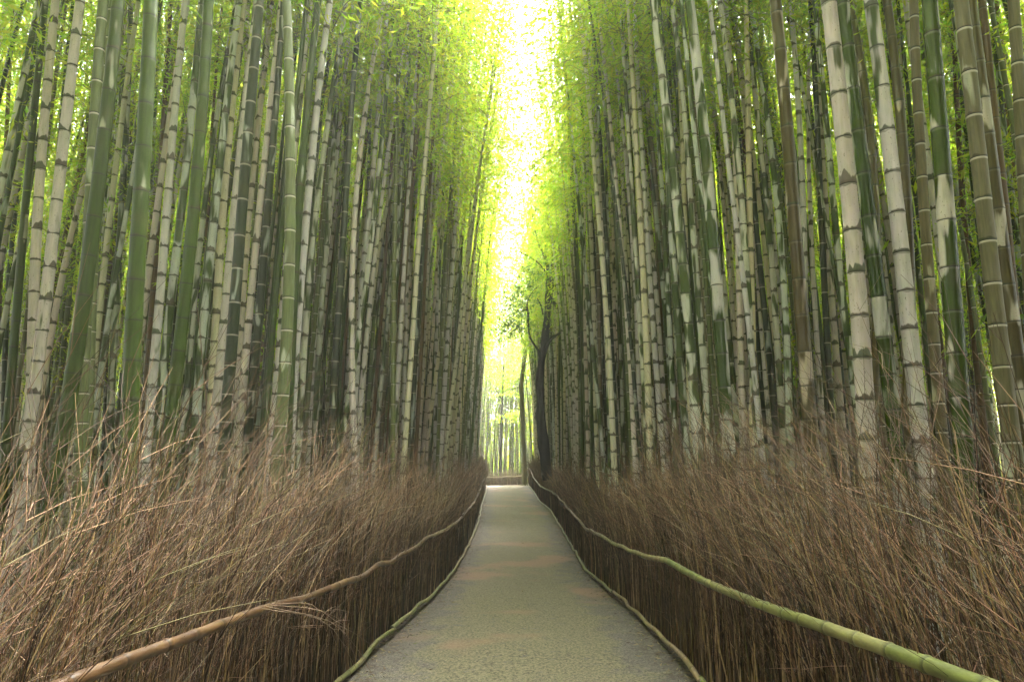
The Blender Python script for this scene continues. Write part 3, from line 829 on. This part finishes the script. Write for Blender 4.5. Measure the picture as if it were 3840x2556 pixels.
# the dark evergreen leaning behind the right-hand fence
TB = [(1.366, 27.0, 0.916)]
root = empty("evergreen_tree", TB[0])
tag(root, "dark evergreen tree with crooked forked trunk behind the right fence", "tree")
b0 = TB[0]
limb("trunk", rel(b0, [(1.365, 27.0, 0.814), (1.28, 27.0, 1.835), (1.144, 27.0, 3.129), (1.1, 27.0, 4.338), (1.148, 27.0, 5.255), (1.282, 27.0, 6.052), (1.363, 27.0, 6.704), (1.423, 27.0, 7.439), (1.537, 27.0, 8.136), (1.656, 27.0, 9.164), (1.728, 27.0, 9.876), (1.638, 27.0, 10.662), (1.49, 27.0, 11.318), (1.33, 27.0, 12.118), (1.226, 27.0, 13.056)]), .20, .06, M_BARK, root, 1, 14, 60)
LIMBS = [
 ([(1.275, 26.9, 5.713), (1.504, 26.9, 6.295), (1.999, 26.9, 6.664), (2.433, 26.9, 7.1), (2.904, 26.9, 7.67)], .09, .03),
 ([(1.358, 26.9, 6.686), (1.425, 26.9, 8.245), (1.464, 26.9, 9.002), (1.414, 26.9, 9.518), (1.254, 26.9, 9.981), (1.039, 26.9, 10.435), (0.912, 26.9, 11.282), (0.993, 26.9, 11.963)], .085, .025),
 ([(1.474, 26.9, 8.89), (1.432, 26.9, 9.069), (0.968, 26.9, 9.586), (0.469, 26.9, 9.879), (-0.098, 26.9, 10.106)], .055, .015),
 ([(1.1, 26.8, 5.591), (1.018, 26.8, 5.912), (0.702, 26.8, 6.461), (0.642, 26.8, 7.396), (0.611, 26.8, 7.834), (0.839, 26.8, 8.275), (1.099, 26.8, 8.53)], .055, .015),
 ([(1.585, 27.1, 8.037), (1.99, 27.1, 7.46), (2.379, 27.1, 6.635), (2.51, 27.1, 5.397), (2.529, 27.1, 4.561)], .085, .03),
 ([(1.664, 27.1, 8.327), (1.942, 27.1, 8.865), (2.297, 27.1, 9.282), (2.854, 27.1, 9.849)], .07, .02),
 ([(1.245, 26.9, 7.341), (1.183, 26.9, 7.67), (1.013, 26.9, 8.045)], .035, .02),
 ([(0.642, 26.8, 7.538), (0.428, 26.8, 7.483), (0.107, 26.8, 7.21)], .03, .012),
 ([(1.654, 27.1, 10.65), (1.883, 27.1, 11.342), (1.957, 27.1, 12.04), (2.011, 27.1, 12.862)], .06, .02),
]
for i, (p, a, b_) in enumerate(LIMBS): limb("limb", rel(b0, p), a, b_, M_BARK, root, 20 + i, 8, 26)
CL = [(0.698, 26.7, 8.615), (0.214, 26.7, 8.284), (0.481, 26.7, 7.844), (0.86, 26.7, 8.725), (0.053, 26.7, 7.625), (-0.213, 26.7, 7.244), (0.266, 26.7, 7.135), (-0.053, 26.7, 6.81), (0.531, 26.7, 6.81), (-0.318, 26.7, 6.54), (0.159, 26.7, 6.54), (0.431, 26.7, 9.17), (0.971, 26.7, 9.281), (-0.319, 26.7, 6.973), (0.0, 26.7, 8.174)]
sprays("crown", rel(b0, CL), [.55, .6, .55, .5, .55, .5, .5, .5, .45, .45, .45, .45, .45, .4, .5], 400, .11, M_BROAD, root, 5)
CL = [(1.346, 27.2, 12.903), (1.734, 27.2, 12.431), (1.005, 27.2, 12.195), (2.02, 27.2, 13.021), (1.576, 27.2, 13.497), (2.116, 27.2, 11.727), (0.888, 27.2, 11.145), (1.886, 27.2, 11.029), (2.206, 27.2, 10.108), (2.527, 27.2, 9.424)]
sprays("upper_crown", rel(b0, CL), [.7, .7, .6, .7, .8, .6, .5, .6, .6, .6], 380, .12, M_BROAD, root, 6)

# mossy trunk standing where the right fence ends at the crest
TB = [(0.835, 45.5, -0.184)]
root = empty("mossy_tree", TB[0])
tag(root, "straight mossy olive trunk at the far end of the right fence", "tree")
b0 = TB[0]
limb("trunk", rel(b0, [(0.835, 45.5, -0.269), (0.821, 45.5, 0.927), (0.807, 45.5, 1.961), (0.707, 45.5, 4.054), (0.658, 45.5, 5.663), (0.624, 45.5, 6.538), (0.77, 45.5, 7.725), (0.9, 45.5, 9.068), (0.996, 45.5, 10.536), (1.185, 45.5, 12.392)]), .19, .09, M_MOSSBARK, root, 3, 14, 50)
limb("limb", rel(b0, [(0.863, 45.5, 8.522), (1.173, 45.5, 9.617), (1.45, 45.5, 10.905)]), .08, .03, M_MOSSBARK, root, 4)
limb("limb", rel(b0, [(0.9, 45.5, 9.068), (0.542, 45.5, 10.167), (0.272, 45.5, 11.275)]), .07, .03, M_MOSSBARK, root, 5)
for j in range(5):
    a = [-2.6, -1.9, -1.2, -.4, .4][j]
    limb("root", [(0, 0, .25), (.25 * math.cos(a), .25 * math.sin(a), .10), (.65 * math.cos(a), .65 * math.sin(a), .05), (1.0 * math.cos(a + .2), 1.0 * math.sin(a + .2), -.03)], .07, .03, M_RAIL if False else M_MOSSBARK, root, 60 + j, 7, 12)
CL = [(0.993, 45.3, 10.864), (0.543, 45.3, 11.788), (1.538, 45.3, 11.603), (0.182, 45.3, 12.718), (1.183, 45.3, 13.092), (0.72, 45.3, 10.13)]
sprays("crown", rel(b0, CL), [1.0, 1.0, 1.0, 1.0, 1.1, .8], 300, .14, M_LEAF, root, 8)
# thin tree in the light beyond the crest
TB = [(-0.873, 53.0, 0.209)]
root = empty("slim_tree", TB[0])
tag(root, "slim dark trunked tree standing in yellow light beyond the back fence", "tree")
b0 = TB[0]
limb("trunk", rel(b0, [(-0.893, 53.0, 0.109), (-0.897, 53.0, 1.409), (-0.822, 53.0, 4.041), (-0.745, 53.0, 6.097), (-0.707, 53.0, 7.552), (-0.627, 53.0, 9.232)]), .13, .05, M_BARK, root, 9, 10, 40)
limb("limb", rel(b0, [(-0.763, 53.0, 4.86), (-0.413, 53.0, 5.169), (0.207, 53.0, 5.374)]), .04, .012, M_BARK, root, 10, 6)
limb("limb", rel(b0, [(-0.745, 53.0, 6.097), (-1.12, 53.0, 6.719), (-1.455, 53.0, 7.344)]), .04, .012, M_BARK, root, 11, 6)
CL = [(-1.026, 52.8, 4.603), (-0.513, 52.8, 4.746), (0.103, 52.8, 4.848), (0.514, 52.8, 5.094), (-0.828, 52.8, 7.322), (-1.239, 52.8, 6.493), (-0.31, 52.8, 6.7), (-0.624, 52.8, 8.574), (-1.245, 52.8, 8.155), (0.0, 52.8, 8.155)]
sprays("crown", rel(b0, CL), [.5, .6, .6, .5, .8, .6, .7, .9, .8, .8], 300, .13, M_LEAF, root, 12, .25)

# ------------------------------------------------------------------ brushwood fences
TAN = np.array([[.34, .175, .105], [.28, .15, .09], [.38, .22, .135], [.20, .13, .065], [.24, .20, .09], [.19, .11, .065], [.40, .27, .17]])
STM = np.array([[.30, .165, .08], [.20, .115, .06], [.36, .24, .11], [.24, .19, .07], [.46, .31, .17], [.12, .07, .035]])
def stems(base, fwd, inw, hgt, r, rad_k, lean_k, ntw, nseg=6):
    """brushwood stalks: base (N,3), unit fwd / inw (N,3) -> stem tubes and twig tubes"""
    N = len(base)
    s = np.linspace(0, 1, nseg)[None, :, None]
    h = hgt[:, None, None]
    lf = (r.uniform(.05, .95, N) ** 1.6 * lean_k)[:, None, None]; li = (r.normal(.05, .13, N) * lean_k)[:, None, None]
    jit = r.normal(0, .035, (N, 1, 3)) * np.array([1, 1, 0])
    wob = r.normal(0, .008, (N, nseg, 3)); wob[:, 0] = 0
    P = base[:, None, :] + np.array([0, 0, 1.]) * s * h * (1 - .10 * lf * s) + fwd[:, None, :] * lf * h * s ** 3.2 + inw[:, None, :] * li * h * s ** 4 + jit * s + wob
    R = (r.uniform(.0026, .0058, N) * rad_k)[:, None] * np.linspace(1, .22, nseg)[None]
    # twigs
    M = N * ntw
    i = np.repeat(np.arange(N), ntw)
    ts = np.clip(r.beta(2.2, 1.3, M), .15, .98)
    f = ts * (nseg - 1); k = np.minimum(f.astype(int), nseg - 2); fr = (f - k)[:, None]
    o = P[i, k] * (1 - fr) + P[i, k + 1] * fr
    tg_ = unit(P[i, k + 1] - P[i, k])
    d = unit(tg_ + r.normal(0, .42, (M, 3)) + fwd[i] * .30 * ts[:, None] + np.array([0, 0, .1]))
    L = r.uniform(.10, .46, M) * np.clip(hgt[i] / 1.6, .5, 1.2) * (.45 + .65 * ts)
    bend = fwd[i] * .25 + inw[i] * .1 + np.array([0, 0, -.12])
    q1 = o + d * (L * .5)[:, None]; q2 = o + d * L[:, None] + bend * (L * .35)[:, None] + r.normal(0, .015, (M, 3))
    TP = np.stack([o, q1, q2], 1)
    TR = (r.uniform(.0009, .0019, M) * np.repeat(rad_k, ntw) if np.ndim(rad_k) else r.uniform(.0009, .0019, M) * rad_k)[:, None] * np.array([1, .8, .4])[None]
    return P, R, TP, TR

def brush_mesh(name, parts, parent):
    VV, QQ, CC, b = [], [], [], 0
    for P, R, pal, rr, sides in parts:
        V, q = batch_tubes(P, R, sides)
        c_ = pal[rr.integers(0, len(pal), len(P))] * np.clip(np.exp(rr.normal(-1.18, .62, (len(P), 1))), .14, 1.05)
        CC.append(np.repeat(c_, P.shape[1] * sides, 0)); VV.append(V); QQ.append(q + b); b += len(V)
    o = mesh_obj(name, np.concatenate(VV), np.concatenate(QQ), M_BRUSH, parent, attrs={"tint": np.concatenate(CC)})
    return o

def fence_along(name, root, curve, inward_sign, L0, L1, dens_fn, seed, hbase, depth=.5):
    """curve(s) -> (x, y) along the fence face; brush behind it"""
    r = np.random.default_rng(seed)
    ss = []
    s = L0
    while s < L1:
        st = .25
        ss.append(s + r.random(int(r.poisson(dens_fn(s) * st))) * st); s += st
    s = np.concatenate(ss); N = len(s)
    x, y = curve(s); x2, y2 = curve(s + .1)
    fwd = unit(np.stack([x2 - x, y2 - y, 0 * x], -1))
    nrm = np.stack([fwd[:, 1], -fwd[:, 0], 0 * x], -1) * inward_sign      # points to the path
    dep = r.random(N) ** 1.15 * depth
    base = np.stack([x, y, ground(y) - .03], -1) - nrm * (dep + .035)[:, None]
    clump = .16 * np.sin(s * 2.3 + seed) + .10 * np.sin(s * 5.1 + 2 * seed) + .08 * np.sin(s * 11.7)
    hgt = (hbase(s) + clump) * np.interp(y, [0, 1.2, 3], [.78, .85, 1]) * r.choice([.45, .62, .78, .88, .96, 1.05, 1.2], N, p=[.1, .16, .21, .23, .18, .085, .035]) * r.uniform(.92, 1.08, N)
    rk = np.clip(.85 + y / 13, .9, 3.0)
    lean = .55 + .35 * np.sin(s * .9 + seed) ** 2 + r.normal(0, .15, N)
    return stems(base, fwd, nrm, hgt * 1.03, r, rk, lean, 7), r

def dens_main(s): return float(np.interp(s, [0, 1, 6, 10, 16, 25, 45], [150, 280, 280, 190, 120, 80, 60]))
TWIGK = dict(sides=3)
STALK_ME = []
rS = np.random.default_rng(404)
for j in range(18):
    hg = np.array([rS.uniform(1.2, 1.75)])
    P, R, TP, TR = stems(np.zeros((1, 3)), np.array([[0, 1., 0]]), np.array([[1., 0, 0]]), hg, rS, np.array([1.35]), np.array([rS.uniform(.2, .6)]), 7, 9)
    V1, q1 = batch_tubes(P, R, 5); V2, q2 = batch_tubes(TP, TR, 3)
    c1 = STM[rS.integers(0, len(STM))] * rS.uniform(.5, .9); c2 = TAN[rS.integers(0, len(TAN))] * rS.uniform(.4, .8)
    STALK_ME.append(mesh_obj("stalk", np.concatenate([V1, V2]), np.concatenate([q1, q2 + len(V1)]), M_BRUSH, link=False,
                    attrs={"tint": np.concatenate([np.tile(c1, (len(V1), 1)), np.tile(c2, (len(V2), 1))])}))

def pole(name, pts, r0, r1, root, seed, c1, c2, gap=.24, sides=12):
    """a bamboo rail with ringed joints along pts"""
    rs_ = np.random.default_rng(seed)
    P0 = spline(pts, 400)
    dl = np.concatenate([[0], np.cumsum(np.linalg.norm(np.diff(P0, axis=0), axis=1))])
    Lt = dl[-1]
    ds, kk, sg = [], [], []
    z, i = 0.0, 0
    while z < Lt:
        g_ = min(gap * rs_.uniform(.8, 1.25), Lt - z + 1e-3)
        for t, k in ((0, .95), (.05, 1.11), (.13, 1.01), (.5, .97), (.88, .995), (.96, 1.05)):
            ds.append(z + t * g_); kk.append(k); sg.append(i)
        z += g_; i += 1
    ds = np.minimum(np.array(ds), Lt)
    P = np.stack([np.interp(ds, dl, P0[:, a]) for a in range(3)], -1)
    R = np.array(kk) * np.linspace(r0, r1, len(ds)) * (1 + .02 * rs_.normal(0, 1, len(ds)))
    V, q = batch_tubes(P[None], R[None], sides)
    n_ = len(ds)
    capv = np.stack([P[0], P[-1]]); nv = len(V)
    tri = [(nv, (j + 1) % sides, j) for j in range(sides)] + [(nv + 1, (n_ - 1) * sides + j, (n_ - 1) * sides + (j + 1) % sides) for j in range(sides)]
    cs = rs_.random(i + 1)
    mixv = np.clip(cs[np.array(sg)] * .8 + .2 * rs_.random(n_), 0, 1)[:, None]
    col = np.array(c1) * (1 - mixv) + np.array(c2) * mixv
    k_ = np.array(kk)
    col[k_ <= .951] *= .3
    col = np.concatenate([np.repeat(col, sides, 0), np.array([c1, c1]) * .6])
    return mesh_obj(name, np.concatenate([V, capv]), q, M_RAIL, root, tris=np.array(tri), attrs={"tint": col})

def wire(root_rail, p, r, seed):
    rs_ = np.random.default_rng(seed)
    a = np.linspace(0, 2 * math.pi, 13)
    P = np.stack([np.array(p)[0] + r * np.cos(a), np.array(p)[1] + .01 * np.sin(a * .5), np.array(p)[2] + r * np.sin(a)], -1)
    V, q = batch_tubes(P[None], np.full((1, 13), .0016), 4)
    return mesh_obj("wire_tie", V, q, M_WIRE, root_rail)

LU = [(2.14, -1.268, 0.996), (2.36, -1.266, 0.978), (2.63, -1.265, 0.967), (2.9, -1.263, 0.939), (3.18, -1.261, 0.924), (3.59, -1.259, 0.895), (4.34, -1.254, 0.832), (5.35, -1.239, 0.765), (5.83, -1.217, 0.741), (6.92, -1.167, 0.731), (7.88, -1.125, 0.782), (8.8, -1.087, 0.859), (10.59, -1.034, 0.852), (12.95, -1.011, 0.881), (15.92, -0.999, 0.907), (19.41, -1.013, 0.918), (25.78, -1.143, 0.939)]
RU = [(2.16, 1.372, 0.989), (2.41, 1.371, 0.963), (2.67, 1.37, 0.95), (2.92, 1.369, 0.93), (3.46, 1.367, 0.892), (4.04, 1.364, 0.856), (4.87, 1.361, 0.82), (6.22, 1.37, 0.79), (7.46, 1.382, 0.741), (9.33, 1.39, 0.74), (11.4, 1.327, 0.797), (14.73, 1.336, 0.844), (17.6, 1.366, 0.867), (21.97, 1.4, 0.888), (28.35, 1.279, 0.731), (36.6, 1.122, 0.774), (40.07, 1.061, 1.098)]
def build_fence(label, side, tbl, seed, cols_up, cols_lo):
    xf = x_left if side < 0 else x_right
    root = empty("brushwood_fence", (0, 0, 0))
    root.location = (float(xf(2.0)), 2.0, float(ground(2.0)))
    O = np.array(root.location)
    tag(root, label, "fence")
    curve = lambda s: (xf(s) + 0 * s, s)
    hb = (lambda s: 1.62 + .12 * np.sin(s * .45 + 1)) if side < 0 else (lambda s: 1.62 + .14 * np.sin(s * .4))
    (P, R, TP, TR), r = fence_along("brush", root, curve, 1 if side < 0 else -1, -.6, 43.6, dens_main, seed, hb)
    o = brush_mesh("brush", [(P - O, R, STM, r, 3), (TP - O, TR, TAN, r, 3)], root)
    o["kind"] = "stuff"
    # the nearest stalks, each its own piece
    for j in range(300):
        s = 1.5 + 9.5 * (j / 300.0) ** 1.35 + r.normal(0, .03)
        st = link_mesh("stalk", STALK_ME[r.integers(0, len(STALK_ME))], root)
        st.location = Vector((float(xf(s)) + side * (.05 + .07 * r.random()), s, float(ground(s)) - .03)) - Vector(O)
        st.rotation_euler = (r.normal(0, .03), side * abs(r.normal(.03, .03)), 0)
        st.scale = ((1 if side < 0 else -1) * 1.0, 1.0, r.uniform(.85, 1.1))
        if r.random() < .5: st.rotation_euler[2] = r.normal(0, .3)
    # upper rail: poles laid end to end, waving as the photograph shows
    T = np.array(tbl)
    T = np.vstack([[0.2, xf(.2) * .965, T[0, 2] + .02], T, [42.8, xf(42.8) * .98, T[-1, 2] - .02]])
    rr_ = np.random.default_rng(seed + 1)
    cuts = [0.2, 6.35, 11.2, 16.4, 22.3, 29.0, 36.2, 42.8] if side > 0 else [0.2, 4.9, 9.4, 14.3, 20.2, 27.5, 35.5, 42.8]
    for ci in range(len(cuts) - 1):
        yq = np.linspace(cuts[ci] - (.0 if ci == 0 else .06), cuts[ci + 1], 10)
        zz = np.interp(yq, T[:, 0], T[:, 2]) + ground(yq) + rr_.normal(0, .012, 10)
        xx = xf(yq) - side * (.03 + .012 * rr_.random(10))
        r0 = np.interp(cuts[ci], [0, 5, 10, 40], [.025, .024, .024, .028] if side < 0 else [.031, .027, .025, .028]) * rr_.uniform(.95, 1.05)
        ca, cb = cols_up[ci % len(cols_up)]
        po_ = pole("rail", np.stack([xx, yq, zz], -1) - O, r0, r0 * .88, root, seed + 10 + ci, ca, cb)
        for f in (.25, .75):
            pp = np.array([np.interp(f * 9, range(10), xx), np.interp(f * 9, range(10), yq), np.interp(f * 9, range(10), zz)]) - O
            wire(po_, pp, r0 * 1.08, seed + ci)
    cuts = [0.2, 7.1, 12.6, 18.0, 24.5, 31, 37.5, 43.2] if side < 0 else [.2, 5.3, 9.8, 14.6, 20, 26, 32.5, 38.5, 43.2]
    for ci in range(len(cuts) - 1):
        yq = np.linspace(cuts[ci] - (.0 if ci == 0 else .05), cuts[ci + 1], 12)
        zz = ground(yq) + .09 + rr_.normal(0, .012, 12)
        xx = xf(yq) - side * (.02 + .03 * rr_.random(12))
        r0 = np.interp(cuts[ci], [0, 8, 40], [.024, .021, .023])
        ca, cb = cols_lo[ci % len(cols_lo)]
        pole("rail", np.stack([xx, yq, zz], -1) - O, r0, r0 * .85, root, seed + 40 + ci, ca, cb, .22, 10)
    return root, O, r
OR = ((.075, .034, .014), (.125, .07, .026)); TANR = ((.24, .16, .085), (.20, .155, .075)); GRN = ((.13, .155, .035), (.225, .205, .085)); OLV = ((.115, .125, .03), (.20, .17, .07))
froot, FO, fr = build_fence("long brushwood fence on the left with an orange brown bamboo rail", -1, LU, 900, [OR, OR, TANR, TANR], [OLV, GRN, TANR, OLV])
groot, GO, gr = build_fence("long brushwood fence on the right with a pale green bamboo rail", 1, RU, 950, [GRN, ((.22, .20, .075), (.26, .19, .095)), TANR, TANR], [GRN, TANR, OLV])

# loose twigs that have fallen forward over the left rail
r = np.random.default_rng(66)
for j in range(4):
    p0 = np.array([-1.22, 3.55 + .05 * r.normal(), .93])
    p3 = p0 + np.array([.30 + .1 * r.random(), .9 + .5 * r.random(), -.28 - .5 * r.random()]) * r.uniform(.6, 1.1)
    mid = (p0 + p3) / 2 + np.array([.05, 0, .12])
    P = spline([p0, mid, p3], 8) - FO
    VV, QQ, b = [], [], 0
    V, q = batch_tubes(P[None], np.linspace(.0026, .001, 8)[None], 4); VV.append(V); QQ.append(q); b = len(V)
    for t in range(4):
        a = P[2 + t]; e = a + (P[-1] - P[0]) * r.uniform(.15, .3) + r.normal(0, .07, 3)
        V, q = batch_tubes(np.stack([a, (a + e) / 2 + np.array([0, 0, .015]), e])[None], np.array([[.0014, .0011, .0007]]), 3); VV.append(V); QQ.append(q + b); b += len(V)
    V = np.concatenate(VV)
    mesh_obj("loose_twig", V, np.concatenate(QQ), M_BRUSH, froot, attrs={"tint": np.tile(np.array([.20, .135, .09]), (len(V), 1))})

# low fence across the end, where the path drops and turns left
broot = empty("brushwood_fence", (1.0, 46.2, float(ground(46.2))))
BO = np.array(broot.location)
tag(broot, "low brushwood fence crossing the far end where the path bends", "fence")
BC = np.array([[1.0, 46.2], [.2, 47.6], [-.8, 49.3], [-2.4, 51.3], [-5.0, 53.2], [-9, 54.2]])
bl = np.concatenate([[0], np.cumsum(np.linalg.norm(np.diff(BC, axis=0), axis=1))])
bcurve = lambda s: (np.interp(s, bl, BC[:, 0]), np.interp(s, bl, BC[:, 1]))
(P, R, TP, TR), r = fence_along("brush", broot, bcurve, -1, 0, bl[-1] - .2, lambda s: 130, 77, lambda s: 1.0 + .25 * np.clip(s - 3, 0, 3) / 3)
o = brush_mesh("brush", [(P - BO, R, STM, r, 3), (TP - BO, TR, TAN, r, 3)], broot); o["kind"] = "stuff"
for hz, k in ((.70, 0), (.12, 1)):
    for a, b_ in ((0, 4.6), (4.55, 9.5)):
        sq = np.linspace(a, b_, 10); x, y = bcurve(sq); z = ground(y) + hz + .02 * np.sin(sq * 3 + k)
        nx = np.array([-.06, -.04])
        pole("rail", np.stack([x + nx[0], y + nx[1], z], -1) - BO, .03, .026, broot, 500 + k, *TANR, .3, 8)

# ------------------------------------------------------------------ fallen bits along the verges
r = np.random.default_rng(13)
N = 7000
y = 2.5 + 30 * r.random(N) ** 1.7
sd_ = r.choice([-1, 1], N)
inn = np.abs(r.normal(0, .16, N)) * np.where(r.random(N) < .14, 5.5, 1)
x = np.where(sd_ < 0, x_left(y) + inn - .05, x_right(y) - inn + .05)
B = np.stack([x, y, ground(y) + .022 + .012 * r.random(N)], -1)
D = unit(r.normal(0, 1, (N, 3)) * np.array([1, 1, .15])); Sd = unit(np.cross(D, np.array([0, 0, 1.]) + r.normal(0, .3, (N, 3))))
L = r.uniform(.02, .075, N)
lV, lt = leaf_quads(B, D, Sd, L, L * r.uniform(.1, .3, N), .4)
LC = np.array([[.09, .065, .04], [.16, .12, .07], [.05, .036, .024], [.24, .19, .11], [.12, .12, .05]])
o = mesh_obj("leaf_litter", lV, None, M_LITTER, tris=lt, smooth=False, attrs={"tint": np.repeat(LC[r.integers(0, 5, N)], 4, 0)})
tag(o, "dry leaf and twig scraps gathered along both path verges", "leaf litter", kind="stuff")

# ------------------------------------------------------------------ the misty air of the grove
k = NT("grove_haze")
pv = k.n("ShaderNodeVolumePrincipled", {"Color": (.95, .97, .80, 1), "Density": .0021, "Anisotropy": .35})
k.n("ShaderNodeOutputMaterial", {"Volume": pv.outputs[0]})
hx, hy0, hy1, hz0, hz1 = 160., -40., 240., -2.6, 21.5
hv = np.array([[sx * hx, yy_, zz_] for zz_ in (hz0, hz1) for sx, yy_ in ((-1, hy0), (1, hy0), (1, hy1), (-1, hy1))])
o = mesh_obj("haze", hv, np.array([[3, 2, 1, 0], [4, 5, 6, 7], [0, 1, 5, 4], [1, 2, 6, 5], [2, 3, 7, 6], [3, 0, 4, 7]]), k.m, smooth=False)
tag(o, "thin pale mist filling the whole grove", "haze", kind="stuff")
